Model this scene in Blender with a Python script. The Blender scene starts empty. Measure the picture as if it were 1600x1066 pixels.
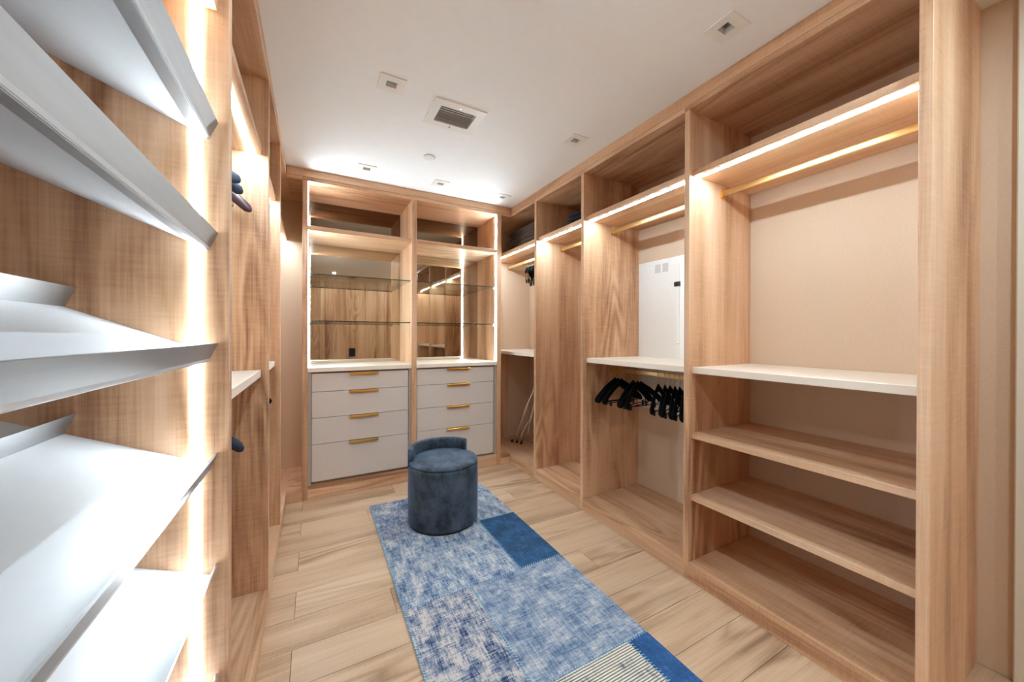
import bpy, bmesh, math, random
from mathutils import Vector, Matrix

random.seed(7)
sc = bpy.context.scene
COL = sc.collection

# ------------------------------------------------------------------ camera
H_EYE = 1.34
F = Vector((0.4758203, 0.87953681, -0.00316802))
Rt = Vector((0.87954134, -0.47581067, 0.00335178))
Up = Vector((-0.00144063, 0.00438125, 0.99998936))
cam_data = bpy.data.cameras.new('camera')
cam_data.sensor_width = 36.0
cam_data.lens = 568.4366 * 36.0 / 1600.0
cam_data.shift_y = -(533.0 - 526.0) / 1600.0
cam_data.clip_start = 0.01
cam = bpy.data.objects.new('camera', cam_data)
COL.objects.link(cam)
M = Matrix.Identity(4)
for i in range(3):
    M[i][0], M[i][1], M[i][2] = Rt[i], Up[i], -F[i]
M[2][3] = H_EYE
cam.matrix_world = M
sc.camera = cam

# ------------------------------------------------------------------ light and exposure
world = bpy.data.worlds.new('world')
sc.world = world
world.use_nodes = True
world.node_tree.nodes['Background'].inputs[0].default_value = (1.0, 0.95, 0.9, 1)
world.node_tree.nodes['Background'].inputs[1].default_value = 0.3
vs = sc.view_settings
vs.view_transform = 'Standard'
vs.look = 'None'
vs.gamma = 1.0
vs.use_curve_mapping = False
vs.exposure = 3.12
LED_COLOR = (0.70, 0.905, 1.05, 1)
LED_SHELF = 13.5      # strips under the upper shelves
LED_PANEL = 19.0      # upright strip in the shoe rack
FILL_W = 1.3          # each out-of-view downlight lit as added fill
LED_DISPLAY = 15.0    # upright strips in the display cabinets
sc.cycles.max_bounces = 10
sc.cycles.diffuse_bounces = 7
sc.cycles.sample_clamp_indirect = 6.0

# ------------------------------------------------------------------ main dimensions
L, R, B, H = -0.201, 1.805, 3.372, 2.678      # left front, right front, back front, ceiling
XL, XR, YB, YR = -0.79, 2.398, 3.965, -1.5    # walls
TOP0, TOP1 = 2.583, 2.611                     # cabinet top boards
BASE = 0.093

# ------------------------------------------------------------------ materials
def srgb(r, g, b):
    def c(v):
        v /= 255.0
        return v / 12.92 if v <= 0.04045 else ((v + 0.055) / 1.055) ** 2.4
    return (c(r), c(g), c(b), 1)

def new_mat(name):
    m = bpy.data.materials.new(name)
    m.use_nodes = True
    nt = m.node_tree
    return m, nt, nt.nodes['Principled BSDF']

def plain(name, col, rough=0.5, metal=0.0, noise=0.0, nscale=40.0, bump=0.0, coat=0.0, stretch=(1, 1, 1)):
    m, nt, b = new_mat(name)
    b.inputs['Roughness'].default_value = rough
    b.inputs['Metallic'].default_value = metal
    b.inputs['Coat Weight'].default_value = coat
    tc = nt.nodes.new('ShaderNodeTexCoord')
    mp = nt.nodes.new('ShaderNodeMapping')
    mp.inputs['Scale'].default_value = stretch
    nz = nt.nodes.new('ShaderNodeTexNoise')
    nz.inputs['Scale'].default_value = nscale
    nz.inputs['Detail'].default_value = 4
    nt.links.new(tc.outputs['Object'], mp.inputs[0])
    nt.links.new(mp.outputs[0], nz.inputs['Vector'])
    rp = nt.nodes.new('ShaderNodeValToRGB')
    k0, k1 = 1 - noise, 1 + noise
    rp.color_ramp.elements[0].color = (col[0] * k0, col[1] * k0, col[2] * k0, 1)
    rp.color_ramp.elements[1].color = (min(1, col[0] * k1), min(1, col[1] * k1), min(1, col[2] * k1), 1)
    rp.color_ramp.elements[0].position = 0.3
    rp.color_ramp.elements[1].position = 0.7
    nt.links.new(nz.outputs[0], rp.inputs[0])
    nt.links.new(rp.outputs[0], b.inputs['Base Color'])
    if bump:
        bp = nt.nodes.new('ShaderNodeBump')
        bp.inputs['Strength'].default_value = bump
        bp.inputs['Distance'].default_value = 0.002
        nt.links.new(nz.outputs[0], bp.inputs['Height'])
        nt.links.new(bp.outputs[0], b.inputs['Normal'])
    return m

def wood(name, axis, dark, mid, light, rough=0.42, fig=0.35, saw=0.35, streak=7.0, grain_along=0.07):
    """grain runs along axis (0 x, 1 y, 2 z) of the object's own coordinates"""
    m, nt, b = new_mat(name)
    N, Lk = nt.nodes, nt.links
    tc = N.new('ShaderNodeTexCoord')
    oi = N.new('ShaderNodeObjectInfo')
    cmb = N.new('ShaderNodeCombineXYZ')
    for i, k in enumerate((17.3, 9.7, 13.1)):
        ml = N.new('ShaderNodeMath'); ml.operation = 'MULTIPLY'
        ml.inputs[1].default_value = k
        Lk.new(oi.outputs['Random'], ml.inputs[0])
        Lk.new(ml.outputs[0], cmb.inputs[i])
    add = N.new('ShaderNodeVectorMath'); add.operation = 'ADD'
    Lk.new(tc.outputs['Object'], add.inputs[0]); Lk.new(cmb.outputs[0], add.inputs[1])
    def mapped(along, across=1.0):
        mp = N.new('ShaderNodeMapping')
        s = [across] * 3
        s[axis] = along
        mp.inputs['Scale'].default_value = s
        Lk.new(add.outputs[0], mp.inputs[0])
        return mp.outputs[0]
    def noise(vec, scale, detail, rgh=0.55, dist=0.0):
        n = N.new('ShaderNodeTexNoise')
        n.inputs['Scale'].default_value = scale
        n.inputs['Detail'].default_value = detail
        n.inputs['Roughness'].default_value = rgh
        n.inputs['Distortion'].default_value = dist
        Lk.new(vec, n.inputs['Vector'])
        return n.outputs[0]
    def mix(a, bb, f):
        mx = N.new('ShaderNodeMix'); mx.data_type = 'FLOAT'
        mx.inputs[0].default_value = f
        Lk.new(a, mx.inputs[2]); Lk.new(bb, mx.inputs[3])
        return mx.outputs[0]
    def math1(op, a, bv=None, cv=None):
        n = N.new('ShaderNodeMath'); n.operation = op
        Lk.new(a, n.inputs[0])
        if bv is not None:
            if hasattr(bv, 'is_linked'): Lk.new(bv, n.inputs[1])
            else: n.inputs[1].default_value = bv
        return n.outputs[0]
    broad = noise(mapped(grain_along), streak, 4, 0.55, 0.3)
    tone = noise(mapped(0.25), 2.6, 2, 0.5)
    fibre = noise(mapped(0.02), 150, 3, 0.6)
    sawn = noise(mapped(1.0, 0.10), 110, 3, 0.65)
    # flat-sawn figure: contour lines of a stretched noise field
    field = noise(mapped(0.16), 3.2, 2, 0.45, 0.5)
    ctr = math1('ABSOLUTE', math1('SUBTRACT', math1('FRACT', math1('MULTIPLY', field, 11.0)), 0.5))
    ctr = math1('MULTIPLY', ctr, 2.0)
    mask = noise(mapped(0.35), 2.1, 2, 0.5)
    mk = N.new('ShaderNodeMapRange')
    mk.inputs['From Min'].default_value = 0.48; mk.inputs['From Max'].default_value = 0.66
    Lk.new(mask, mk.inputs['Value'])
    v = mix(broad, tone, 0.35)
    v = mix(v, fibre, 0.22)
    v = mix(v, sawn, saw * 0.40)
    c0 = math1('SUBTRACT', ctr, 0.5)
    c1_ = math1('MULTIPLY', math1('MULTIPLY', c0, mk.outputs[0]), fig * 0.35)
    v = math1('ADD', v, c1_)
    rp = N.new('ShaderNodeValToRGB')
    e = rp.color_ramp.elements
    e[0].position, e[0].color = 0.36, dark
    e[1].position, e[1].color = 0.63, light
    k = e.new(0.49); k.color = mid
    Lk.new(v, rp.inputs[0])
    # slight board to board tone
    hv = N.new('ShaderNodeHueSaturation')
    mr = N.new('ShaderNodeMapRange')
    mr.inputs['To Min'].default_value = 0.93
    mr.inputs['To Max'].default_value = 1.06
    Lk.new(oi.outputs['Random'], mr.inputs['Value'])
    Lk.new(mr.outputs[0], hv.inputs['Value'])
    Lk.new(rp.outputs[0], hv.inputs['Color'])
    Lk.new(hv.outputs[0], b.inputs['Base Color'])
    b.inputs['Roughness'].default_value = rough
    bp = N.new('ShaderNodeBump')
    bp.inputs['Strength'].default_value = 0.12
    bp.inputs['Distance'].default_value = 0.001
    Lk.new(fibre, bp.inputs['Height'])
    Lk.new(bp.outputs[0], b.inputs['Normal'])
    return m

OAK = [wood('oak_grain_%s' % 'xyz'[i], i, srgb(150, 103, 70), srgb(209, 166, 129), srgb(235, 200, 166), saw=0.22) for i in range(3)]
PLANK = wood('floor_oak', 0, srgb(146, 115, 87), srgb(194, 162, 131), srgb(214, 185, 155), rough=0.38, fig=0.45, saw=0.12, streak=6.0, grain_along=0.10)
FLOORGAP = plain('floor_joint', srgb(70, 52, 38), 0.8, noise=0.1)
WALLPAPER = plain('linen_wallpaper', srgb(214, 190, 164), 0.75, noise=0.05, nscale=260, bump=0.25, stretch=(1, 0.35, 1))
PAINT = plain('ceiling_paint', srgb(240, 242, 243), 0.7, noise=0.01, nscale=20)
WHITE = plain('white_enamel', srgb(235, 234, 230), 0.35, noise=0.01)
CASING = plain('cream_casing', srgb(225, 222, 208), 0.4, noise=0.01)
SHELFWHITE = plain('ivory_laminate', srgb(238, 226, 210), 0.35, noise=0.015, nscale=60)
GREIGE = plain('greige_lacquer', srgb(212, 204, 196), 0.38, noise=0.01)
GREIGE_D = plain('greige_frame', srgb(172, 163, 152), 0.45, noise=0.01)
ROD_BRASS = plain('pale_rod_brass', srgb(244, 216, 156), 0.42, 1.0, noise=0.03, nscale=120, stretch=(1, 0.05, 1))
BRASS = plain('brushed_brass', srgb(226, 180, 100), 0.28, 1.0, noise=0.06, nscale=120, stretch=(0.1, 1, 1))
STEEL = plain('satin_aluminium', srgb(164, 165, 166), 0.45, 1.0, noise=0.04, nscale=90, stretch=(1, 0.05, 1))
TRAY = plain('white_powder_coat', srgb(192, 193, 195), 0.4, noise=0.01)
CHROME = plain('chrome', srgb(248, 248, 250), 0.16, 1.0, noise=0.01)
BLACK = plain('black_plastic', srgb(14, 14, 15), 0.4, noise=0.1)
VELVET_BLACK = plain('black_velvet', srgb(9, 9, 11), 0.85, noise=0.3, nscale=90)
VELVET_BLACK.node_tree.nodes['Principled BSDF'].inputs['Specular IOR Level'].default_value = 0.12
NAVY = plain('navy_flock', srgb(38, 50, 70), 0.7, noise=0.2, nscale=60)
PLUM = plain('plum_wood', srgb(74, 50, 54), 0.35, noise=0.2, nscale=30, stretch=(0.2, 1, 1))
RUBBER = plain('black_rubber', srgb(18, 18, 18), 0.7, noise=0.1)
CLOTH_D = plain('dark_brown_cloth', srgb(88, 76, 68), 0.9, noise=0.25, nscale=50, bump=0.3)
CLOTH_N = plain('navy_cloth', srgb(36, 44, 60), 0.85, noise=0.2, nscale=50, bump=0.3)
DUCT = plain('duct_dark', srgb(40, 40, 42), 0.7, noise=0.1)
LENS = plain('dark_lens', srgb(60, 60, 62), 0.15, noise=0.3, nscale=60)
LABELGREY = plain('grey_label', srgb(205, 202, 200), 0.6, noise=0.04, nscale=300)
GLASSEDGE = plain('green_glass_edge', srgb(30, 46, 42), 0.1, noise=0.1, coat=0.5)

def mirror_mat(name, ca, cb):
    m, nt, b = new_mat(name)
    nz = nt.nodes.new('ShaderNodeTexNoise'); nz.inputs['Scale'].default_value = 3
    rp = nt.nodes.new('ShaderNodeValToRGB')
    rp.color_ramp.elements[0].color = (*ca, 1)
    rp.color_ramp.elements[1].color = (*cb, 1)
    nt.links.new(nz.outputs[0], rp.inputs[0]); nt.links.new(rp.outputs[0], b.inputs['Base Color'])
    b.inputs['Metallic'].default_value = 1.0
    b.inputs['Roughness'].default_value = 0.015
    return m
MIRROR = mirror_mat('bronze_mirror', (0.50, 0.43, 0.34), (0.52, 0.45, 0.36))
DIM_MIRROR = mirror_mat('dimmed_mirror', (0.17, 0.115, 0.075), (0.19, 0.125, 0.08))  # upper mirrors tinted darker so the reflected ceiling stays dim

def glass_mat():
    m, nt, b = new_mat('clear_glass')
    nt.nodes.remove(b)
    out = nt.nodes['Material Output']
    lw = nt.nodes.new('ShaderNodeLayerWeight'); lw.inputs[0].default_value = 0.5
    pw = nt.nodes.new('ShaderNodeMath'); pw.operation = 'POWER'; pw.inputs[1].default_value = 5.0
    fr = nt.nodes.new('ShaderNodeMath'); fr.operation = 'MULTIPLY_ADD'; fr.inputs[1].default_value = 0.8; fr.inputs[2].default_value = 0.04
    nt.links.new(lw.outputs['Facing'], pw.inputs[0]); nt.links.new(pw.outputs[0], fr.inputs[0])
    tr = nt.nodes.new('ShaderNodeBsdfTransparent'); tr.inputs[0].default_value = (0.95, 0.98, 0.97, 1)
    gl = nt.nodes.new('ShaderNodeBsdfGlossy'); gl.inputs['Roughness'].default_value = 0.01
    mx = nt.nodes.new('ShaderNodeMixShader')
    nt.links.new(fr.outputs[0], mx.inputs[0]); nt.links.new(tr.outputs[0], mx.inputs[1]); nt.links.new(gl.outputs[0], mx.inputs[2])
    nt.links.new(mx.outputs[0], out.inputs[0])
    return m
GLASS = glass_mat()

def led_mat(name, strength, col=LED_COLOR):
    m, nt, b = new_mat(name)
    b.inputs['Base Color'].default_value = (0.9, 0.9, 0.9, 1)
    b.inputs['Emission Color'].default_value = col
    b.inputs['Emission Strength'].default_value = strength
    return m
FILL_LAMP = led_mat('fill_downlight_lens', 8.0)  # glowing lens of the unseen downlights added for fill
LEDM_SHELF = led_mat('led_diffuser_shelf', LED_SHELF)
LEDM_PANEL = led_mat('led_diffuser_panel', LED_PANEL, (0.78, 0.92, 1.0, 1))
LEDM_DISPLAY = led_mat('led_diffuser_display', LED_DISPLAY, (0.75, 0.91, 1.02, 1))

def velvet(name, dark, light):
    m, nt, b = new_mat(name)
    N, Lk = nt.nodes, nt.links
    tc = N.new('ShaderNodeTexCoord')
    mp = N.new('ShaderNodeMapping'); mp.inputs['Scale'].default_value = (1, 1, 0.7)
    Lk.new(tc.outputs['Object'], mp.inputs[0])
    a = N.new('ShaderNodeTexNoise'); a.inputs['Scale'].default_value = 7; a.inputs['Detail'].default_value = 9; a.inputs['Roughness'].default_value = 0.72
    Lk.new(mp.outputs[0], a.inputs['Vector'])
    rp = N.new('ShaderNodeValToRGB')
    rp.color_ramp.elements[0].position = 0.38; rp.color_ramp.elements[0].color = dark
    rp.color_ramp.elements[1].position = 0.62; rp.color_ramp.elements[1].color = light
    Lk.new(a.outputs[0], rp.inputs[0]); Lk.new(rp.outputs[0], b.inputs['Base Color'])
    b.inputs['Roughness'].default_value = 0.8
    b.inputs['Sheen Weight'].default_value = 0.6
    b.inputs['Sheen Roughness'].default_value = 0.35
    b.inputs['Sheen Tint'].default_value = srgb(120, 150, 185)
    return m
VELVET = velvet('blue_velvet', srgb(32, 40, 50), srgb(76, 92, 110))

def rug_mat(name, deep, mid, pale, p0, p1, rib_axis=0, rib=520.0, ribmix=0.25, seed=0.0, sx=1.0, sy=1.0):
    m, nt, b = new_mat(name)
    N, Lk = nt.nodes, nt.links
    tc = N.new('ShaderNodeTexCoord')
    def nz(scale, stretch, detail, rgh=0.7):
        mp = N.new('ShaderNodeMapping'); mp.inputs['Scale'].default_value = stretch
        mp.inputs['Location'].default_value = (seed, seed * 1.7, 0)
        Lk.new(tc.outputs['Object'], mp.inputs[0])
        n = N.new('ShaderNodeTexNoise'); n.inputs['Scale'].default_value = scale
        n.inputs['Detail'].default_value = detail; n.inputs['Roughness'].default_value = rgh
        Lk.new(mp.outputs[0], n.inputs['Vector'])
        return n.outputs[0]
    def mx(a, c, f):
        k = N.new('ShaderNodeMix'); k.data_type = 'FLOAT'; k.inputs[0].default_value = f
        Lk.new(a, k.inputs[2]); Lk.new(c, k.inputs[3]); return k.outputs[0]
    v = mx(nz(9, (sx, sy, 1), 10, 0.8), nz(70, (1.8, 0.16, 1), 5, 0.8), 0.36)
    v = mx(v, nz(80, (0.16, 1.9, 1), 5, 0.8), 0.26)
    rp = N.new('ShaderNodeValToRGB')
    e = rp.color_ramp.elements
    e[0].position, e[0].color = p0, deep
    e[1].position, e[1].color = p1, pale
    k = e.new((p0 + p1) / 2); k.color = mid
    Lk.new(v, rp.inputs[0])
    wv = N.new('ShaderNodeTexWave'); wv.bands_direction = 'XY'[1 - rib_axis]
    wv.inputs['Scale'].default_value = rib / 6.2832 * 1.0
    wv.inputs['Distortion'].default_value = 0.6
    Lk.new(tc.outputs['Object'], wv.inputs['Vector'])
    dk = N.new('ShaderNodeMix'); dk.data_type = 'RGBA'; dk.blend_type = 'MULTIPLY'
    dk.inputs[0].default_value = ribmix
    Lk.new(rp.outputs[0], dk.inputs[6]); Lk.new(wv.outputs['Color'], dk.inputs[7])
    Lk.new(dk.outputs[2], b.inputs['Base Color'])
    b.inputs['Roughness'].default_value = 0.95
    bp = N.new('ShaderNodeBump'); bp.inputs['Strength'].default_value = 0.4; bp.inputs['Distance'].default_value = 0.002
    Lk.new(v, bp.inputs['Height']); Lk.new(bp.outputs[0], b.inputs['Normal'])
    return m

# ------------------------------------------------------------------ builders
WLOC = {}
def link(o, parent=None, loc=(0, 0, 0)):
    COL.objects.link(o)
    o.location = loc
    WLOC[o] = Vector(loc)
    if parent is not None:
        o.parent = parent
        o.matrix_parent_inverse = Matrix.Translation(-WLOC[parent])
    return o

def mesh_obj(name, bm, mat, parent=None, loc=(0, 0, 0), smooth=False):
    me = bpy.data.meshes.new(name)
    bm.normal_update()
    bm.to_mesh(me); bm.free()
    if smooth:
        for pl in me.polygons: pl.use_smooth = True
    me.materials.append(mat)
    return link(bpy.data.objects.new(name, me), parent, loc)

def box_bm(sx, sy, sz, bev=0.0012, seg=1):
    bm = bmesh.new()
    bmesh.ops.create_cube(bm, size=1.0)
    bmesh.ops.scale(bm, vec=(sx, sy, sz), verts=bm.verts)
    if bev:
        bv = min(bev, sx * 0.3, sy * 0.3, sz * 0.3)
        bmesh.ops.bevel(bm, geom=bm.edges[:], offset=bv, segments=seg, affect='EDGES', profile=0.5)
    return bm

def box(name, x, y, z, mat, parent=None, bev=0.0012):
    """x, y, z are (min, max) in world metres"""
    x, y, z = sorted(x), sorted(y), sorted(z)
    s = (x[1] - x[0], y[1] - y[0], z[1] - z[0])
    c = ((x[0] + x[1]) / 2, (y[0] + y[1]) / 2, (z[0] + z[1]) / 2)
    if mat == 'oak':
        mat = OAK[s.index(max(s))]
    return mesh_obj(name, box_bm(*s, bev=bev), mat, parent, c)

def empty(name, loc, label=None, cat=None, group=None):
    o = bpy.data.objects.new(name, None)
    o.empty_display_size = 0.1
    link(o, None, loc)
    if label: tag(o, label, cat, group)
    return o

def tag(o, label, cat, group=None, kind=None):
    o['label'] = label
    o['category'] = cat
    if group: o['group'] = group
    if kind: o['kind'] = kind
    return o

def struct(o):
    o['kind'] = 'structure'
    return o

def loft_bm(rings, closed_ends=True, bm=None, loop=False):
    bm = bm or bmesh.new()
    vr = [[bm.verts.new(p) for p in ring] for ring in rings]
    n = len(rings[0])
    pairs = list(zip(vr, vr[1:])) + ([(vr[-1], vr[0])] if loop else [])
    for a, c in pairs:
        for i in range(n):
            j = (i + 1) % n
            bm.faces.new((a[i], a[j], c[j], c[i]))
    if closed_ends and not loop:
        bm.faces.new(vr[0][::-1]); bm.faces.new(vr[-1])
    bmesh.ops.recalc_face_normals(bm, faces=bm.faces[:])
    return bm

def tube_bm(pts, r, n=8, bm=None):
    pts = [Vector(p) for p in pts]
    rings = []
    up = None
    for i, p in enumerate(pts):
        t = (pts[min(i + 1, len(pts) - 1)] - pts[max(i - 1, 0)]).normalized()
        if up is None:
            up = Vector((0, 0, 1)) if abs(t.z) < 0.9 else Vector((0, 1, 0))
        s = t.cross(up).normalized()
        up = s.cross(t).normalized()
        rings.append([p + (s * math.cos(a) + up * math.sin(a)) * r for a in [2 * math.pi * k / n for k in range(n)]])
    return loft_bm(rings, bm=bm)

def lathe_bm(profile, n=64):
    """profile (r, z) from bottom to top, r>0"""
    rings = [[(r * math.cos(2 * math.pi * k / n), r * math.sin(2 * math.pi * k / n), z) for k in range(n)] for r, z in profile]
    return loft_bm(rings)

# ------------------------------------------------------------------ room shell
fl = struct(box('floor', (XL - 0.1, XR + 0.1), (YR - 0.1, YB + 0.1), (-0.12, -0.004), FLOORGAP, bev=0))
pitch = 0.1972
y = YR
k0 = int((0.811 - YR) / pitch) + 1
rows = []
yy = 0.811 - k0 * pitch
while yy < B + 0.02:
    rows.append(yy); yy += pitch
cuts_by_row = {}
for i, y0 in enumerate(rows):
    y1 = min(y0 + pitch, B + 0.03)
    y0c = max(y0, YR)
    # a plank-end border runs down the cabinet side at x = -0.10, other ends staggered
    ends = [L - 0.02]
    if i % 2 == 0: ends.append(-0.085)
    ends.append([0.92, 1.45, 0.35, 1.14, 0.60][i % 5])
    ends.append(R + 0.02 if y0 > 0.42 else XR)
    if y0 <= 0.42 and y0 > -1.3: pass
    for a, c in zip(ends, ends[1:]):
        p = box('plank', (a + 0.0009, c - 0.0009), (y0c + 0.0010, y1 - 0.0010), (-0.0045, 0.0), PLANK, fl, bev=0.0009)

wl = struct(box('wall_left', (XL - 0.1, XL), (YR, YB), (0, H), WALLPAPER, bev=0))
wr = struct(box('wall_right', (XR, XR + 0.1), (YR, YB), (0, H), WALLPAPER, bev=0))
wb = struct(box('wall_back', (XL, XR), (YB, YB + 0.1), (0, H), WALLPAPER, bev=0))
wf = struct(box('wall_front', (XL, XR), (YR - 0.1, YR), (0, H), WALLPAPER, bev=0))
# oak boards lining the wall opposite the mirrors
xs = [XL + 0.3, 0.10, 0.19, 0.62, 1.05, 1.47, 1.53, XR - 0.25]
for a, c in zip(xs, xs[1:]):
    box('panel', (a + 0.002, c - 0.002), (YR - 0.001, YR + (0.02 if c - a > 0.2 else 0.012)), (0.0, H - 0.12), OAK[2], wf)
box('cornice_board', (xs[0], xs[-1]), (YR - 0.001, YR + 0.03), (H - 0.118, H), OAK[0], wf)
# black wall plate that shows in the mirror
pl = empty('wall_plate', (0.76, YR + 0.02, 0.93), 'small black wall plate on the oak boards, seen in the mirror', 'wall plate')
box('plate', (0.69, 0.83), (YR + 0.0195, YR + 0.028), (0.83, 1.03), BLACK, pl, bev=0.003)
box('rocker', (0.73, 0.79), (YR + 0.0275, YR + 0.032), (0.88, 0.98), BLACK, pl, bev=0.002)

# door beside the last cabinet on the right wall
dr = struct(empty('door_1', (XR, -0.15, 0)))
box('door_slab', (XR - 0.018, XR - 0.0005), (-0.56, 0.215), (0.004, 2.10), CASING, dr)
box('casing', (XR - 0.034, XR - 0.0005), (0.215, 0.309), (0, 2.665), CASING, dr, bev=0.004)
box('casing', (XR - 0.034, XR - 0.0005), (-0.655, -0.56), (0, 2.19), CASING, dr, bev=0.004)
box('header', (XR - 0.034, XR - 0.0005), (-0.56, 0.215), (2.10, 2.19), CASING, dr, bev=0.004)
box('door_handle', (XR - 0.07, XR - 0.055), (-0.52, -0.40), (1.0, 1.02), BRASS, dr, bev=0.004)
box('door_handle_stem', (XR - 0.058, XR - 0.017), (-0.52, -0.50), (1.0, 1.02), BRASS, dr, bev=0.004)

# ------------------------------------------------------------------ ceiling with openings
LIGHTS = [
    (0.356, 2.015, 'square white recessed downlight beside the ceiling air vent'),
    (1.566, 0.951, 'square white recessed downlight above the open shelf bay by the end panel'),
    (1.564, 1.989, 'square white recessed downlight above the bay with the low hanger rod'),
    (0.362, 3.129, 'square white recessed downlight above the drawers next to the lit corner'),
    (0.971, 3.125, 'square white recessed downlight above the post between the drawer cabinets'),
    (1.591, 3.140, 'square white recessed downlight at the corner where the two oak fascias meet'),
    (0.356, 0.951, 'lit square downlight added for fill above the slanted shoe shelves'),
    (0.356, -0.11, 'unlit square downlight by the shoe rack end near the door'),
    (1.566, -0.11, 'lit square downlight added for fill in front of the cream door'),
    (0.356, -0.95, 'lit square downlight added for fill at the end of the left wall by the oak boards'),
    (1.566, -0.95, 'lit square downlight added for fill by the oak boards on the door side'),
]
AP = (0.028, 0.024)
holes = [(x - AP[0], x + AP[0], yv - AP[1], yv + AP[1]) for x, yv, _ in LIGHTS]
VX0, VX1, VY0, VY1 = 0.640, 0.862, 2.052, 2.216
holes.append((VX0, VX1, VY0, VY1))
gx = sorted({XL, XR} | {v for h in holes for v in h[:2]})
gy = sorted({YR, YB} | {v for h in holes for v in h[2:]})
bm = bmesh.new()
vcache = {}
def gv(x, yv):
    if (x, yv) not in vcache: vcache[(x, yv)] = bm.verts.new((x, yv, 0))
    return vcache[(x, yv)]
for xa, xb in zip(gx, gx[1:]):
    for ya, yb2 in zip(gy, gy[1:]):
        cx, cyy = (xa + xb) / 2, (ya + yb2) / 2
        if any(h[0] < cx < h[1] and h[2] < cyy < h[3] for h in holes): continue
        bm.faces.new((gv(xa, ya), gv(xa, yb2), gv(xb, yb2), gv(xb, ya)))
ex = bmesh.ops.extrude_face_region(bm, geom=bm.faces[:])
bmesh.ops.translate(bm, vec=(0, 0, 0.02), verts=[g for g in ex['geom'] if isinstance(g, bmesh.types.BMVert)])
bmesh.ops.recalc_face_normals(bm, faces=bm.faces[:])
ceil = struct(mesh_obj('ceiling', bm, PAINT, None, (0, 0, H)))
lid = box('ceiling_void', (XL, XR), (YR, YB), (H + 0.14, H + 0.16), DUCT, ceil, bev=0)

def frame_bm(ox, oy, ix, iy, z0, z1):
    """rectangular ring, half sizes outer / inner"""
    rings = []
    for (hx, hy, z) in ((ox, oy, z1), (ox, oy, z0 + 0.001), (ox - 0.001, oy - 0.001, z0), (ix, iy, z0), (ix, iy, z1)):
        rings.append([(-hx, -hy, z), (hx, -hy, z), (hx, hy, z), (-hx, hy, z)])
    return loft_bm(rings, loop=True)

for x, yv, lab in LIGHTS:
    o = empty('ceiling_downlight', (x, yv, H), lab, 'downlight', 'recessed ceiling downlights')
    mesh_obj('trim_frame', frame_bm(0.066, 0.066, AP[0] - 0.001, AP[1] - 0.001, -0.005, 0.0005), WHITE, o, (x, yv, H))
    b2 = bmesh.new()
    rings = [[(-hx, -hy, z), (hx, -hy, z), (hx, hy, z), (-hx, hy, z)] for hx, hy, z in
             ((AP[0] - 0.001, AP[1] - 0.001, 0.0), (0.034, 0.03, 0.045), (0.036, 0.032, 0.045), (AP[0] + 0.012, AP[1] + 0.012, 0.021))]
    loft_bm(rings, bm=b2, loop=False, closed_ends=False)
    mesh_obj('reflector', b2, WHITE, o, (x, yv, H))
    lit = lab.startswith('lit')
    mesh_obj('lens', lathe_bm([(0.040, 0.044), (0.040, 0.055), (0.02, 0.060)], 20), FILL_LAMP if lit else LENS, o, (x, yv, H))
    if lit:  # added fill light, only at downlights outside the view
        ld = bpy.data.lights.new('fill_beam', 'AREA')
        ld.shape = 'DISK'; ld.size = 0.045; ld.energy = FILL_W; ld.color = LED_COLOR[:3]
        link(bpy.data.objects.new('fill_beam', ld), o, (x, yv, H - 0.006))

# air vent
vc = ((VX0 + VX1) / 2, (VY0 + VY1) / 2, H)
v = empty('air_vent', vc, 'white framed air vent with shade-grey rear slats in the ceiling', 'air vent')
mesh_obj('frame', frame_bm(0.1585, 0.137, (VX1 - VX0) / 2 - 0.001, (VY1 - VY0) / 2 - 0.001, -0.008, 0.0005), WHITE, v, vc)
ns = 8
for i in range(ns):
    ys = VY0 + (i + 0.5) * (VY1 - VY0) / ns
    b2 = box_bm(VX1 - VX0 - 0.004, 0.0015, 0.006 if i < 3 else 0.0095, bev=0)
    bmesh.ops.rotate(b2, cent=(0, 0, 0), matrix=Matrix.Rotation(math.radians(20 if i < 3 else 15), 3, 'X'), verts=b2.verts)
    mesh_obj('slat', b2, WHITE if i in (0, 1, 2) else plain('slat_shade_grey', srgb(170, 170, 170), 0.5, noise=0.02), v, (vc[0], ys, H + 0.001))  # rear white slats are grey, their shade put into the colour
b2 = bmesh.new()
hx, hy = (VX1 - VX0) / 2, (VY1 - VY0) / 2
loft_bm([[(-hx, -hy, z), (hx, -hy, z), (hx, hy, z), (-hx, hy, z)] for z in (0.0205, 0.135)], bm=b2, closed_ends=True)
bmesh.ops.delete(b2, geom=[f for f in b2.faces if f.calc_center_median().z < 0.021], context='FACES')
mesh_obj('duct', b2, DUCT, v, vc)
for dy in (-0.105, 0.105):
    mesh_obj('screw', lathe_bm([(0.006, -0.010), (0.006, -0.0078)], 10), CHROME, v, (vc[0], vc[1] + dy, H))
# sprinkler cover
s = empty('sprinkler_cover', (0.752, 2.70, H), 'small round white sprinkler cover plate on the ceiling behind the vent', 'sprinkler cover')
mesh_obj('cover_plate', lathe_bm([(0.030, -0.010), (0.042, -0.008), (0.043, -0.004), (0.036, -0.003)], 32), WHITE, s, (0.752, 2.70, H), True)
mesh_obj('collar', lathe_bm([(0.030, -0.0035), (0.030, 0.0005)], 24), WHITE, s, (0.752, 2.70, H))

# fascias under the ceiling
FZ0 = TOP1 + 0.0035
struct(box('trim_1', (R + 0.003, R + 0.023), (0.401, B + 0.02), (FZ0, H), OAK[1]))
struct(box('trim_2', (L + 0.0, R + 0.003), (B + 0.003, B + 0.023), (FZ0, H), OAK[0]))
struct(box('trim_3', (L - 0.023, L - 0.003), (0.30, B + 0.02), (FZ0, H), OAK[1]))

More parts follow.
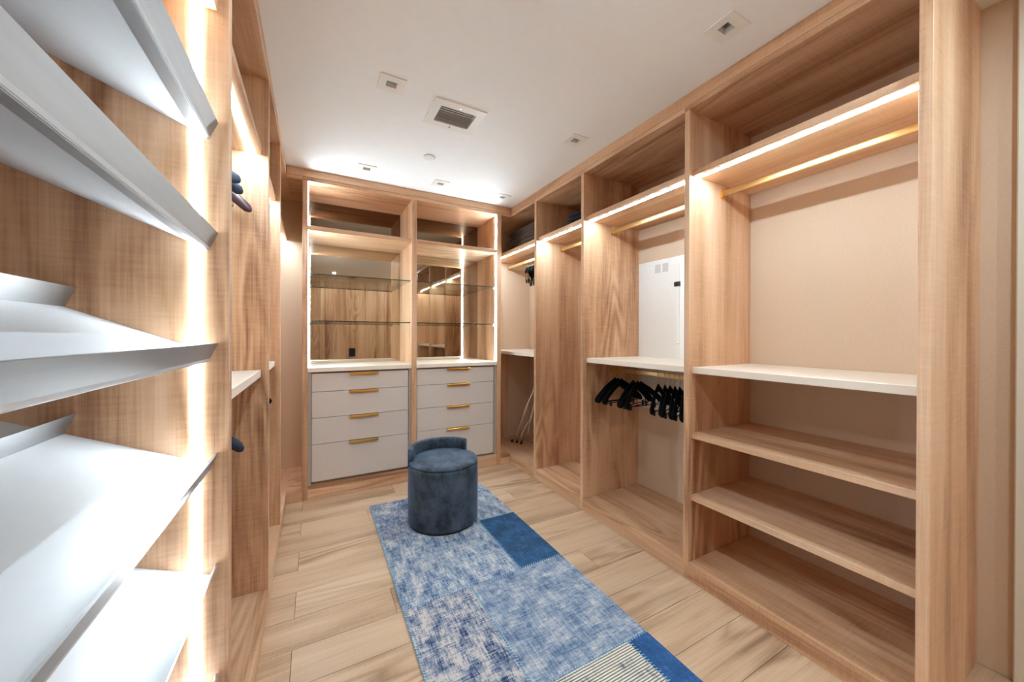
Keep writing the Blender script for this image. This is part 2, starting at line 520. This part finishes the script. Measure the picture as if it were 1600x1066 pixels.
# ------------------------------------------------------------------ wardrobe bays
def rod(parent, side, xc, y0, y1, zc):
    """flat oval brass hanging rod with end sockets and pins"""
    n = 24
    def sp(v): return math.copysign(abs(v) ** 0.55, v)
    def ring(yv, k=1.0):
        return [(k * 0.0075 * sp(math.cos(2 * math.pi * i / n)), yv, k * 0.0165 * sp(math.sin(2 * math.pi * i / n))) for i in range(n)]
    cy = (y0 + y1) / 2
    h = (y1 - y0) / 2
    r = mesh_obj('rod', loft_bm([ring(-h + 0.002), ring(h - 0.002)]), ROD_BRASS, parent, (xc, cy, zc), True)
    for sgn in (-1, 1):
        mesh_obj('socket', loft_bm([ring(sgn * (h - 0.012), 1.35), ring(sgn * h, 1.35)]), BRASS, r, (xc, cy, zc))
        box('pin', (xc - 0.003, xc + 0.003), (cy + sgn * (h - 0.010), cy + sgn * (h - 0.004)), (zc + 0.018, zc + 0.030), BRASS, r, bev=0.001)
    return r

def upper_shelf(parent, side, y0, y1, z0, led=True):
    f = R + 0.028 if side > 0 else L - 0.028
    bk = XR - 0.001 if side > 0 else XL + 0.001
    s = box('upper_shelf', (f, bk), (y0, y1), (z0, z0 + 0.032), OAK[1], parent)
    if led:
        box('led_strip', (f + side * 0.034, f + side * 0.053), (y0 + 0.002, y1 - 0.002), (z0 - 0.0025, z0 + 0.0005), LEDM_SHELF, s, bev=0)
    return s

def bay(side, y0, y1, name, label, shelf_z=None, white=None, shelves=(), rods=(), panel_far=None, panel_near=None, end_near=None, plinth=True, yplinth=None):
    """one wardrobe bay; y0..y1 is the clear opening"""
    f = R if side > 0 else L
    bk = XR - 0.0005 if side > 0 else XL + 0.0005
    o = empty(name, (f + side * 0.3, (y0 + y1) / 2, 0), label, 'wardrobe bay')
    far = panel_far if panel_far else y1
    near = panel_near if panel_near else y0
    if panel_far:
        box('side_panel', (f, bk), (y1, panel_far), (0.0 if not plinth else 0.0, TOP0), OAK[2], o)
    if panel_near:
        box('side_panel', (f, bk), (panel_near, y0), (0.0, H if end_near else TOP0), OAK[2], o)
    box('top_board', (f, bk), (y0 if end_near else near, far), (TOP0, TOP1), OAK[1], o)
    yp = yplinth if yplinth else (y0, y1)
    box('bottom_board', (f + side * 0.0, bk), (y0, y1), (BASE - 0.028, BASE), OAK[1], o)
    box('plinth', (f + side * 0.001, f + side * 0.02), yp, (0.0, BASE - 0.028), OAK[1], o)
    if shelf_z: upper_shelf(o, side, y0, y1, shelf_z)
    if white:
        box('ivory_shelf', (f + side * 0.031, bk), (y0, y1), (white, white + 0.035), SHELFWHITE, o, bev=0.002)
    for z in shelves:
        box('oak_shelf', (f + side * 0.025, bk), (y0, y1), (z, z + 0.030), OAK[1], o)
    for z in rods:
        rod(o, side, f + side * 0.288, y0, y1, z)
    return o

UZ = 2.224
bay(1, 0.434, 1.296, 'wardrobe_bay', 'oak open bay with ivory shelf and two oak shelves beside the end panel', UZ, 1.133, (0.774, 0.432), (2.170,), 1.326, 0.401, True)
bay(1, 1.326, 2.190, 'wardrobe_bay', 'oak bay with white access panel behind and black hangers on a low rod', UZ, 1.133, (), (2.170, 1.071), 2.221)
bay(1, 2.221, 2.869, 'wardrobe_bay', 'empty full-height oak hanging bay between two oak dividers, without middle shelf', UZ, None, (), (2.170,), 2.902)
u1 = bay(1, 2.902, YB - 0.0005, 'wardrobe_bay', 'oak corner bay with folded clothes on top and chrome legs inside', UZ, 1.133, (), (2.170,), None, yplinth=(2.902, B + 0.02))
box('filler_board', (1.72, 2.09), (YB - 0.02, YB - 0.0006), (BASE, 1.133), OAK[2], u1)

# left run
LZ = 2.212
bay(-1, 1.241, 2.136, 'wardrobe_bay', 'oak bay with dark hangers right behind the slanted shoe shelves', LZ, 1.133, (), (2.165, 1.071), 2.170)
bay(-1, 2.170, 2.822, 'wardrobe_bay', 'narrow oak bay with ivory shelf beside the lit empty corner', LZ, 1.133, (), (2.165, 1.071), 2.855)
c1 = bay(-1, 2.855, YB - 0.0005, 'wardrobe_bay', 'empty oak corner bay with bare peach back wall next to the drawers', LZ, None, (), (2.165,), None, yplinth=(2.855, B + 0.02))
box('bottom_board', (L, -0.0925), (B, YB - 0.0005), (BASE - 0.028, BASE), OAK[0], c1)
box('plinth', (L, -0.0925), (B + 0.001, B + 0.02), (0, BASE - 0.028), OAK[0], c1)
box('top_board', (L, -0.0925), (B, YB - 0.0005), (TOP0, TOP1), OAK[0], c1)

# ------------------------------------------------------------------ shoe rack with slanted metal shelves
SY0, SY1 = 0.335, 1.206
sr = empty('shoe_rack', (L - 0.3, 0.77, 0), 'oak shoe rack with slanted white metal shelves and upright light strips', 'shoe rack')
p_far = box('side_panel', (L, XL + 0.0005), (SY1, 1.241), (0.0, TOP0), OAK[2], sr)
p_near = box('side_panel', (L, XL + 0.0005), (0.30, SY0), (0.0, TOP0), OAK[2], sr)
box('top_board', (L, XL + 0.0005), (0.30, 1.241), (TOP0, TOP1), OAK[1], sr)
box('bottom_board', (L, XL + 0.0005), (SY0, SY1), (BASE - 0.028, BASE), OAK[1], sr)
box('plinth', (L - 0.001, L - 0.02), (SY0, SY1), (0, BASE - 0.028), OAK[1], sr)
box('back_board', (XL + 0.0005, XL + 0.02), (SY0, SY1), (BASE, TOP0), OAK[2], sr)
box('upper_shelf', (L - 0.024, XL + 0.021), (SY0, SY1), (2.183, 2.215), OAK[1], sr)
for z0, z1 in ((BASE + 0.002, 2.181), (2.217, TOP0 - 0.002)):
    box('led_strip', (-0.276, -0.260), (SY1 - 0.002, SY1 + 0.0005), (z0, z1), LEDM_PANEL, p_far, bev=0)

def prism(name, prof, y0, y1, mat, parent, zoff):
    """extrude an x-z outline along y; zoff lifts it"""
    cx = sum(a for a, _ in prof) / len(prof); cz = sum(b for _, b in prof) / len(prof)
    cy = (y0 + y1) / 2; h = (y1 - y0) / 2
    rings = [[(a - cx, s * h, b - cz) for a, b in prof] for s in (-1, 1)]
    return mesh_obj(name, loft_bm(rings), mat, parent, (cx, cy, cz + zoff))

XF, XK = -0.245, -0.500       # front and rear lower corners of a tray
SL = 0.108 / 0.255
for zt in (1.604, 1.316, 1.028, 0.738, 0.448, 0.158, 1.892):
    zf = zt - 0.046           # front lower corner
    zk = zf + 0.108
    nx, nz = math.sin(math.atan(SL)), math.cos(math.atan(SL))
    T = 0.022
    y0, y1 = SY0 + 0.0005, SY1 - 0.0005
    XE, ze = -0.700, zf + (XF + 0.700) * SL   # the tray runs on behind the heel stop
    tray = prism('shoe_shelf', [(XF + 0.003, zf + 0.0012), (XF + nx * T + 0.0, zf + nz * T), (XE + nx * T, ze + nz * T), (XE, ze)], y0, y1, TRAY, sr, 0)
    # satin front lip standing square to the tray, hem folded under
    LIP = 0.051
    e0 = (XF, zf); e1 = (XF + nx * LIP, zf + nz * LIP)
    d = (-nz * 0.0025, nx * 0.0025)
    prism('front_lip', [e0, (e0[0] + 0.0015, e0[1] - 0.0005), (e1[0] + 0.0015, e1[1]), (e1[0] + d[0], e1[1] + d[1]), (e0[0] + d[0], e0[1] + d[1])], y0, y1, STEEL, tray, 0)
    u = (-nz, nx)
    g0 = (XF + u[0] * 0.0, zf); g1 = (XF + u[0] * 0.034, zf + u[1] * 0.034)
    off = (-nx * 0.0015, -nz * 0.0015)
    prism('hem', [g0, g1, (g1[0] + off[0], g1[1] + off[1]), (g0[0] + off[0], g0[1] + off[1])], y0, y1, STEEL, tray, 0)
    xs2 = XK - 0.008; zs2 = zk + 0.008 * SL
    k0 = (xs2 + nx * (T - 0.002), zs2 + nz * (T - 0.002)); k1 = (xs2 + nx * (LIP + T - 0.003), zs2 + nz * (LIP + T - 0.003))
    prism('rear_lip', [k0, k1, (k1[0] + d[0] * 0.8, k1[1] + d[1] * 0.8), (k0[0] + d[0] * 0.8, k0[1] + d[1] * 0.8)], y0, y1, STEEL, tray, 0)

# ------------------------------------------------------------------ display cabinets with drawers on the back wall
MY = 3.885     # mirror face
def display(x0, x1, pan_l, pan_r, led_side, label, handle_x, stile_l, stile_r):
    o = empty('display_cabinet', ((x0 + x1) / 2, B + 0.3, 0), label, 'cabinet')
    back = YB - 0.0005
    if pan_l: pl_ = box('side_panel', (pan_l, x0), (B, back), (0, TOP0), OAK[2], o)
    pr_ = box('side_panel', (x1, pan_r), (B, back), (0, TOP0), OAK[2], o)
    box('top_board', (pan_l if pan_l else x0, pan_r), (B, back), (TOP0, TOP1), OAK[0], o)
    box('bottom_board', (x0, x1), (B, back), (0.080, 0.108), OAK[0], o)
    box('plinth', (x0, x1), (B + 0.001, B + 0.02), (0, 0.080), OAK[0], o)
    box('countertop', (x0, x1), (B - 0.002, back), (1.034, 1.071), SHELFWHITE, o, bev=0.002)
    box('upper_shelf', (x0, x1), (B + 0.012, MY), (2.190, 2.228), OAK[0], o)
    for z0, z1 in ((1.0715, 2.190), (2.228, TOP0)):
        box('mirror_panel', (x0, x1), (MY, MY + 0.006), (z0, z1), MIRROR if z0 < 2 else DIM_MIRROR, o, bev=0)
    xs_ = x0 if led_side < 0 else x1
    host = pl_ if led_side < 0 else pr_
    a, c = (xs_ - 0.0005, xs_ + 0.004) if led_side < 0 else (xs_ - 0.004, xs_ + 0.0005)
    for z0, z1 in ((1.073, 2.188), (2.230, TOP0 - 0.002)):
        box('led_strip', (a, c), (B + 0.010, B + 0.034), (z0, z1), LEDM_DISPLAY, host, bev=0)
    for z in (1.836, 1.450):
        g = box('glass_shelf', (x0 + 0.003, x1 - 0.003), (B + 0.032, MY - 0.004), (z, z + 0.008), GLASS, o, bev=0)
        box('polished_edge', (x0 + 0.003, x1 - 0.003), (B + 0.030, B + 0.032), (z, z + 0.008), GLASSEDGE, g, bev=0)
        for xx, sg in ((x0, 1), (x1, -1)):
            for yv in (B + 0.06, MY - 0.05):
                xa, xb = sorted((xx, xx + sg * 0.012))
                box('shelf_pin', (xa, xb), (yv - 0.005, yv + 0.005), (z - 0.016, z), CHROME, g, bev=0.001)
    # drawers
    dx0, dx1 = x0 + stile_l, x1 - stile_r
    box('stile', (x0, dx0 - 0.003), (B + 0.012, B + 0.032), (0.108, 1.034), GREIGE_D, o)
    box('stile', (dx1 + 0.003, x1), (B + 0.012, B + 0.032), (0.108, 1.034), GREIGE_D, o)
    box('carcass_back', (x0, x1), (B + 0.05, B + 0.06), (0.108, 1.034), GREIGE_D, o)
    for z0, z1 in ((0.868, 1.020), (0.652, 0.868), (0.436, 0.652), (0.128, 0.436)):
        d = box('drawer', (dx0, dx1), (B + 0.022, B + 0.045), (z0 + 0.0018, z1 - 0.0018), GREIGE, o, bev=0.0015)
        prof = [(B + 0.0225, z1 - 0.0015), (B + 0.002, z1 - 0.0015), (B + 0.000, z1 - 0.004), (B + 0.000, z1 - 0.020), (B + 0.003, z1 - 0.020), (B + 0.004, z1 - 0.0045), (B + 0.0225, z1 - 0.0045)]
        hx0, hx1 = handle_x
        cx = (hx0 + hx1) / 2
        cyy = B + 0.01; cz = z1 - 0.01
        rings = [[(xx - cx, a_ - cyy, b_ - cz) for a_, b_ in prof] for xx in (hx0, hx1)]
        mesh_obj('handle', loft_bm(rings), BRASS, d, (cx, cyy, cz))
    return o

display(-0.052, 0.777, -0.092, 0.824, -1, 'oak display cabinet with mirror and four greige drawers beside the lit corner', (0.257, 0.492), 0.026, 0.024)
display(0.824, 1.646, None, 1.695, 1, 'oak display cabinet with mirror and four greige drawers behind the blue stool', (1.119, 1.352), 0.008, 0.026)
# corner filler between the display cabinets and the right run
box('plinth', (1.6955, R - 0.0005), (B + 0.001, B + 0.02), (0, BASE - 0.028), OAK[0], u1)
box('floor_board', (1.6955, R - 0.0005), (B, YB - 0.001), (BASE - 0.028, BASE), OAK[0], u1)
box('top_board', (1.6955, R - 0.0005), (B, YB - 0.001), (TOP0, TOP1), OAK[0], u1)

# ------------------------------------------------------------------ white access panel in the second bay
ap = empty('access_panel', (XR, 1.96, 0.754), 'white metal access panel set in the wall above the ivory shelf', 'access panel')
px0 = XR - 0.010
box('frame', (px0 + 0.004, XR - 0.0003), (1.735, 2.186), (0.754, 1.940), WHITE, ap, bev=0.002)
dpan = box('door_leaf', (px0, px0 + 0.0045), (1.795, 2.122), (0.81, 1.885), WHITE, ap, bev=0.0015)
box('label', (px0 - 0.0008, px0 + 0.0003), (1.962, 2.015), (1.838, 1.905), LABELGREY, dpan, bev=0)
box('label', (px0 - 0.0008, px0 + 0.0003), (1.892, 1.944), (1.838, 1.905), LABELGREY, dpan, bev=0)
lt = box('latch', (px0 - 0.004, px0 + 0.0003), (1.785, 1.838), (1.712, 1.747), BLACK, dpan, bev=0.002)
box('latch_tongue', (px0 - 0.006, px0 - 0.0035), (1.803, 1.818), (1.722, 1.737), RUBBER, dpan, bev=0.001)
bm = lathe_bm([(0.010, 0), (0.010, 0.004), (0.006, 0.006)], 20)
bmesh.ops.rotate(bm, cent=(0, 0, 0), matrix=Matrix.Rotation(math.radians(-90), 3, 'Y'), verts=bm.verts)
mesh_obj('keyhole', bm, CHROME, dpan, (px0 + 0.0003, 1.803, 1.288), True)

# ------------------------------------------------------------------ hangers
def hanger_body_bm(span=0.215, drop=0.145, flare=0.018):
    rings = []
    n = 10
    st = [-1, -0.985, -0.94, -0.85, -0.7, -0.5, -0.3, -0.12, 0, 0.12, 0.3, 0.5, 0.7, 0.85, 0.94, 0.985, 1]
    for s in st:
        a = abs(s)
        x = span * s
        z = -0.088 - drop * a ** 1.35
        end = 1.0 if a < 0.9 else math.sqrt(max(0.06, 1 - ((a - 0.9) / 0.1) ** 2))
        hh = (0.021 + 0.003 * a) * end + (0.010 if a < 0.05 else 0)
        tt = (0.0075 + flare * 0.45 * a ** 2) * end
        y_c = -0.018 * a ** 2
        slope = math.atan(drop * 1.35 * a ** 0.35 / span) * (1 if s < 0 else -1)
        ring = []
        for k in range(n):
            t = 2 * math.pi * k / n
            dz, dy = hh * math.cos(t), tt * math.sin(t)
            ring.append((x + dz * -math.sin(slope) * 0.8, y_c + dy, z + dz * math.cos(slope)))
        rings.append(ring)
    return loft_bm(rings)

def hook_bm(r=0.0205):
    pts = []
    for a in range(-20, 201, 20):
        t = math.radians(a)
        pts.append((r * math.cos(t) * -1, 0, r * math.sin(t)))
    pts = pts[::-1] if False else pts
    # pts run from one side over the top to the other, then the stem returns to the neck
    pts += [(r * 0.95, 0, -0.014), (r * 0.45, 0, -0.032), (0.001, 0, -0.044), (0, 0, -0.070)]
    return tube_bm(pts, 0.0019, 6)

def bar_bm(span=0.16):
    bm = tube_bm([(-span, -0.010, -0.175), (-span, -0.010, -0.236), (span, -0.010, -0.236), (span, -0.010, -0.175)], 0.0035, 6)
    return bm

def clip_bm():
    bm = box_bm(0.018, 0.014, 0.040, 0.003)
    return bm

MESHES = {}
def data(key, fn, mat, smooth=True):
    if key not in MESHES:
        bm = fn(); me = bpy.data.meshes.new(key); bm.normal_update(); bm.to_mesh(me); bm.free()
        for p_ in me.polygons: p_.use_smooth = smooth
        me.materials.append(mat); MESHES[key] = me
    return MESHES[key]

def hanger(loc, rot, label, mat=VELVET_BLACK, hook_mat=BRASS, clips=True, tilt=0.0, group=None, span=0.215, key='velvet', drop=0.145, flare=0.018):
    o = bpy.data.objects.new('clothes_hanger', None)
    o.empty_display_size = 0.05
    COL.objects.link(o)
    o.location = (loc[0], loc[1], loc[2] - 0.0035)
    o.rotation_euler = (0, math.radians(tilt), math.radians(rot))
    tag(o, label, 'hanger', group)
    def part(nm, key_, fn, m_, loc_=(0, 0, 0), par=None, smooth=True):
        c = bpy.data.objects.new(nm, data(key_, fn, m_, smooth))
        COL.objects.link(c); c.parent = par or o; c.location = loc_
        return c
    part('body', '%s_body_%d_%d_%d' % (key, span * 1000, drop * 1000, flare * 1000), lambda: hanger_body_bm(span, drop, flare), mat)
    part('hook', 'hook_' + hook_mat.name, hook_bm, hook_mat)
    if clips:
        b_ = part('trouser_bar', key + '_bar', bar_bm, mat)
        for sx in (-0.125, 0.125):
            part('clip', key + '_clip', clip_bm, BLACK, (sx, -0.010, -0.240), b_, False)
    return o

ORD = ['first', 'second', 'third', 'fourth', 'fifth', 'sixth', 'seventh', 'eighth', 'ninth', 'tenth', 'eleventh', 'twelfth', 'thirteenth']
hy_ = [2.150, 2.118, 2.080, 1.965, 1.918, 1.888, 1.735, 1.680, 1.640, 1.602, 1.566, 1.530, 1.494]
hr_ = [0, -2, 3, 11, 17, -4, 24, 27, 22, 26, 23, 27, 24]
for i, (yv, rr) in enumerate(zip(hy_, hr_)):
    hanger((R + 0.288, yv, 1.071), rr, 'black velvet clip hanger, %s from the empty full-height bay on the low rod' % ORD[i], group='black hangers on the low brass rod')
# bunch on the upper rod of the right corner bay
for i, (yv, rr) in enumerate(zip((3.505, 3.471, 3.437, 3.403, 3.369), (49, 50, 48, 50, 49))):
    hanger((R + 0.288, yv, 2.170), rr, 'black hanger bunched on the corner rod, %s from the drawer wall' % ORD[i], group='black hangers bunched in the corner', hook_mat=CHROME, drop=0.07, flare=0.004)
# left run
hl = L - 0.288
hanger((hl, 1.885, 2.165), 0, 'navy hanger nearest the shoe rack on the upper rod', NAVY, CHROME, False, group='hangers behind the shoe rack', key='navy', drop=0.10)
hanger((hl, 1.935, 2.165), 0, 'navy hanger on the upper rod, between another navy and a plum hanger', NAVY, CHROME, False, group='hangers behind the shoe rack', key='navy', drop=0.13)
hanger((hl, 2.072, 2.165), 0, 'plum wooden hanger on the upper rod behind two navy hangers', PLUM, CHROME, True, group='hangers behind the shoe rack', key='plum', span=0.228, drop=0.165)
hanger((hl, 1.900, 1.071), 3, 'navy hanger on the low rod under the ivory shelf, nearest the shoe rack', NAVY, CHROME, True, group='low hangers on the left', key='navy', drop=0.12)
hanger((hl, 1.940, 1.071), 0, 'navy hanger on the low rod under the ivory shelf, middle of three', NAVY, CHROME, False, group='low hangers on the left', key='navy', drop=0.13)
hanger((hl, 1.975, 1.071), -2, 'navy hanger on the low rod under the ivory shelf, farthest from the shoe rack', NAVY, CHROME, True, group='low hangers on the left', key='navy', drop=0.145)
hanger((hl, 2.730, 1.071), 0, 'single black hanger under the ivory shelf of the narrow bay', VELVET_BLACK, CHROME, True, span=0.25, drop=0.06)

# ------------------------------------------------------------------ chrome folding stand leaning in the corner bay
cs = empty('folding_stand', (2.08, 3.62, BASE), 'chrome folding stand with black rubber feet leaning inside the corner bay', 'folding stand')
def tube_part(name, pts, r, mat=CHROME, par=cs):
    c = Vector(pts[0])
    return mesh_obj(name, tube_bm([Vector(p_) - c for p_ in pts], r, 10), mat, par, c, True)
la = tube_part('leg', [(2.029, 3.737, 0.106), (2.103, 3.703, 0.165), (2.108, 3.635, 0.299), (2.096, 3.532, 0.506), (2.112, 3.408, 0.754), (2.14, 3.26, 1.02)], 0.012)
lb = tube_part('leg', [(2.067, 3.690, 0.104), (2.030, 3.637, 0.196), (2.040, 3.554, 0.361), (2.047, 3.461, 0.548), (2.085, 3.36, 0.74), (2.12, 3.24, 1.0)], 0.012)
lc = tube_part('leg', [(2.086, 3.626, 0.106), (2.054, 3.570, 0.209), (2.072, 3.513, 0.324), (2.117, 3.472, 0.407), (2.105, 3.385, 0.579), (2.15, 3.25, 0.86)], 0.012)
tube_part('brace', [(2.119, 3.475, 0.400), (2.141, 3.577, 0.197), (2.095, 3.612, 0.126)], 0.008)
tube_part('crossbar', [(2.14, 3.26, 1.02), (2.12, 3.24, 1.0), (2.20, 3.20, 1.01), (2.30, 3.16, 1.0)], 0.008)
for lg, p_ in ((la, (2.029, 3.737)), (lb, (2.067, 3.690)), (lc, (2.086, 3.626))):
    mesh_obj('rubber_foot', lathe_bm([(0.013, 0.0), (0.015, 0.006), (0.014, 0.026), (0.010, 0.030)], 14), RUBBER, lg, (p_[0], p_[1], BASE - 0.0003), True)

# ------------------------------------------------------------------ folded clothes on the upper shelves
def folded(name, label, x, yr, z, h, mat, group, seed):
    rnd = random.Random(seed)
    sx, sy = x[1] - x[0], yr[1] - yr[0]
    bm = bmesh.new()
    lobes = 2
    for k in range(lobes):
        hz = h / lobes
        b3 = box_bm(sx - 0.01 * k, sy - 0.008 * k, hz * 1.06, 0, 1)
        bmesh.ops.subdivide_edges(b3, edges=b3.edges[:], cuts=5, use_grid_fill=True)
        for vtx in b3.verts:
            e_ = max(abs(vtx.co.x) / (sx / 2), abs(vtx.co.y) / (sy / 2))
            if e_ > 0.72:
                vtx.co.z *= max(0.25, 1 - 2.2 * (e_ - 0.72))
            vtx.co.z += 0.0015 * math.sin(vtx.co.y * 31 + seed) if abs(vtx.co.z) > 0.002 and k == 1 else 0
            vtx.co.x += 0.004 * math.sin(vtx.co.y * 23 + seed * 2 + k)
        bmesh.ops.translate(b3, vec=(0, 0, hz * (k + 0.5)), verts=b3.verts)
        tmp = bpy.data.meshes.new('tmp'); b3.to_mesh(tmp); b3.free()
        bm.from_mesh(tmp); bpy.data.meshes.remove(tmp)
    o = mesh_obj(name, bm, mat, None, ((x[0] + x[1]) / 2, (yr[0] + yr[1]) / 2, z), True)
    return tag(o, label, 'folded clothes', group)

zs = UZ + 0.032
hts = [0.048, 0.045, 0.046, 0.042, 0.040]
z = zs
for i, hgt in enumerate(hts):
    dx = [0, 0.012, 0.004, 0.018, 0.010][i]
    folded('folded_trousers', 'dark brown folded trousers, %s from the bottom of the corner pile' % ORD[i], (1.90 + dx, 2.27 + dx), (3.00 + 0.5 * dx, 3.62 - dx), z - 0.001, hgt + 0.001, CLOTH_D, 'folded trousers in the corner', i + 1)
    z += hgt
z = zs
for i, hgt in enumerate((0.075, 0.07, 0.07)):
    folded('folded_sweater', 'navy folded sweater, %s from the bottom of the pile above the empty bay' % ORD[i], (2.08, 2.36), (2.40, 2.78 - 0.01 * i), z - 0.001, hgt + 0.001, CLOTH_N, 'folded sweaters above the empty bay', i + 11)
    z += hgt

# ------------------------------------------------------------------ rug of stitched patches
RX0, RX1, RY0, RY1 = 0.372, 1.318, 0.28, 3.01
RT = 0.009
rg = empty('patchwork_rug', ((RX0 + RX1) / 2, (RY0 + RY1) / 2, 0), 'blue faded patchwork runner rug lying on the oak floor', 'rug')
box('backing', (RX0 + 0.003, RX1 - 0.003), (RY0 + 0.003, RY1 - 0.003), (0.0, 0.005), plain('rug_backing', srgb(150, 170, 190), 0.95, noise=0.2, nscale=200), rg, bev=0)
deep, mid, pale = srgb(30, 58, 122), srgb(104, 136, 182), srgb(206, 206, 216)
RM = {
    'faded': rug_mat('rug_faded', srgb(40, 56, 88), srgb(122, 136, 160), srgb(210, 204, 200), 0.42, 0.57, 0, 700, 0.25, 1.0, 0.8, 1.0),
    'cloud': rug_mat('rug_cloud', srgb(42, 72, 116), srgb(138, 156, 176), srgb(216, 210, 202), 0.42, 0.57, 0, 700, 0.2, 5.0, 1.6, 0.7),
    'solid': rug_mat('rug_solid_blue', srgb(34, 54, 76), srgb(40, 80, 118), srgb(50, 104, 152), 0.42, 0.58, 0, 900, 0.2, 9.0),
    'ink': rug_mat('rug_ink', srgb(24, 46, 92), srgb(128, 142, 166), srgb(218, 208, 200), 0.43, 0.54, 0, 480, 0.35, 13.0, 1.4, 0.9),
    'grey': rug_mat('rug_grey', srgb(46, 74, 112), srgb(132, 150, 172), srgb(208, 202, 198), 0.40, 0.59, 0, 900, 0.2, 17.0, 0.9, 1.2),
    'stripe': rug_mat('rug_stripe', srgb(60, 92, 138), srgb(212, 206, 194), srgb(240, 232, 214), 0.40, 0.52, 0, 180, 0.85, 21.0),
    'royal': rug_mat('rug_royal', srgb(26, 60, 106), srgb(44, 98, 156), srgb(116, 156, 190), 0.38, 0.66, 0, 480, 0.4, 25.0),
}
patches = [
    (RX0, 1.045, 2.425, RY1, 'faded'), (1.045, RX1, 2.405, RY1, 'cloud'),
    (RX0, 1.030, 1.790, 2.425, 'cloud'), (1.030, RX1, 1.800, 2.405, 'solid'),
    (RX0, 0.728, 0.95, 1.790, 'ink'), (0.728, RX1, 1.150, 1.800, 'grey'),
    (0.728, 1.200, RY0 + 0.3, 1.150, 'stripe'), (1.200, RX1, RY0 + 0.3, 1.150, 'royal'),
    (RX0, 0.728, RY0, 0.95, 'solid'), (0.728, RX1, RY0, RY0 + 0.3, 'faded'),
]
seg_lines = []
for a, c, y0, y1, key in patches:
    # rows split where the layout changes so that neighbours meet along one seam
    box('patch', (a + 0.0015, c - 0.0015), (y0 + 0.0015, y1 - 0.0015), (0.004, RT), RM[key], rg, bev=0.002)
    seg_lines.append(((a, y0), (c, y0)))
    seg_lines.append(((a, y0), (a, y1)))
# zigzag overcast stitches, one strand mesh
bm = bmesh.new()
for (xa, ya), (xb, yb2) in seg_lines:
    ln = math.hypot(xb - xa, yb2 - ya)
    n = int(ln / 0.014)
    ux, uy = (xb - xa) / ln, (yb2 - ya) / ln
    for k in range(n):
        t = (k + 0.5) * ln / n
        cx, cyy = xa + ux * t, ya + uy * t
        w = 0.008 + 0.002 * random.random()
        dx_, dy_ = -uy * w + ux * 0.003, ux * w + uy * 0.003
        if not (RX0 + 0.004 < cx < RX1 - 0.004): 
            cx += 0.007 if cx < 0.8 else -0.007
        if cyy < RY0 + 0.01: continue
        px_, py_ = ux * 0.0016, uy * 0.0016
        vs_ = [bm.verts.new((cx + s1 * dx_ + s2 * px_, cyy + s1 * dy_ + s2 * py_, zz)) for zz in (RT - 0.001, RT + 0.0012) for s1, s2 in ((-1, -1), (1, -1), (1, 1), (-1, 1))]
        for f_ in ((4, 5, 6, 7), (0, 1, 5, 4), (1, 2, 6, 5), (2, 3, 7, 6), (3, 0, 4, 7)):
            bm.faces.new([vs_[q_] for q_ in f_])
st = mesh_obj('stitching', bm, plain('stitch_thread', srgb(150, 186, 206), 0.9, noise=0.25, nscale=30), rg)
st['kind'] = 'stuff'

# ------------------------------------------------------------------ velvet stool
SCX, SCY = 0.822, 2.561
SR = 0.249
so = empty('velvet_stool', (SCX, SCY, RT), 'round navy velvet stool with low curved back standing on the rug', 'stool')
z0 = RT
mesh_obj('base_shadow_ring', lathe_bm([(SR - 0.014, -0.0005), (SR - 0.012, 0.0), (SR - 0.012, 0.014), (SR - 0.03, 0.016)], 64), BLACK, so, (SCX, SCY, z0), True)  # black ring stands in for the shadow line under the body
prof = [(SR - 0.03, 0.012), (SR - 0.006, 0.013), (SR - 0.001, 0.018), (SR, 0.026)] + [(SR, 0.03 + 0.375 * t / 8) for t in range(1, 9)] + [(SR - 0.002, 0.413), (SR - 0.007, 0.418), (SR - 0.03, 0.419)]
mesh_obj('body', lathe_bm(prof, 96), VELVET, so, (SCX, SCY, z0), True)
cp = [(SR - 0.035, 0.415), (SR - 0.010, 0.4175), (SR - 0.003, 0.423), (SR - 0.003, 0.430), (SR - 0.009, 0.438), (SR - 0.028, 0.444), (SR - 0.08, 0.450), (SR - 0.15, 0.453), (0.02, 0.454)]
mesh_obj('seat_cushion', lathe_bm(cp, 96), VELVET, so, (SCX, SCY, z0), True)
# backrest arc
view = math.atan2(SCY, SCX)          # direction from the camera to the stool
rings = []
a0, a1 = view + math.radians(104), view - math.radians(46)
NB = 40
for i in range(NB + 1):
    t = a0 + (a1 - a0) * i / NB
    ri, ro = SR - 0.036, SR + 0.001
    zb, zt = 0.40, 0.527
    sec = [(ro, zb), (ro, zt - 0.012), (ro - 0.004, zt - 0.004), (ro - 0.012, zt), (ri + 0.012, zt), (ri + 0.004, zt - 0.004), (ri, zt - 0.012), (ri, zb)]
    rings.append([(r_ * math.cos(t), r_ * math.sin(t), z_) for r_, z_ in sec])
bk = mesh_obj('backrest', loft_bm(rings), VELVET, so, (SCX, SCY, z0), True)
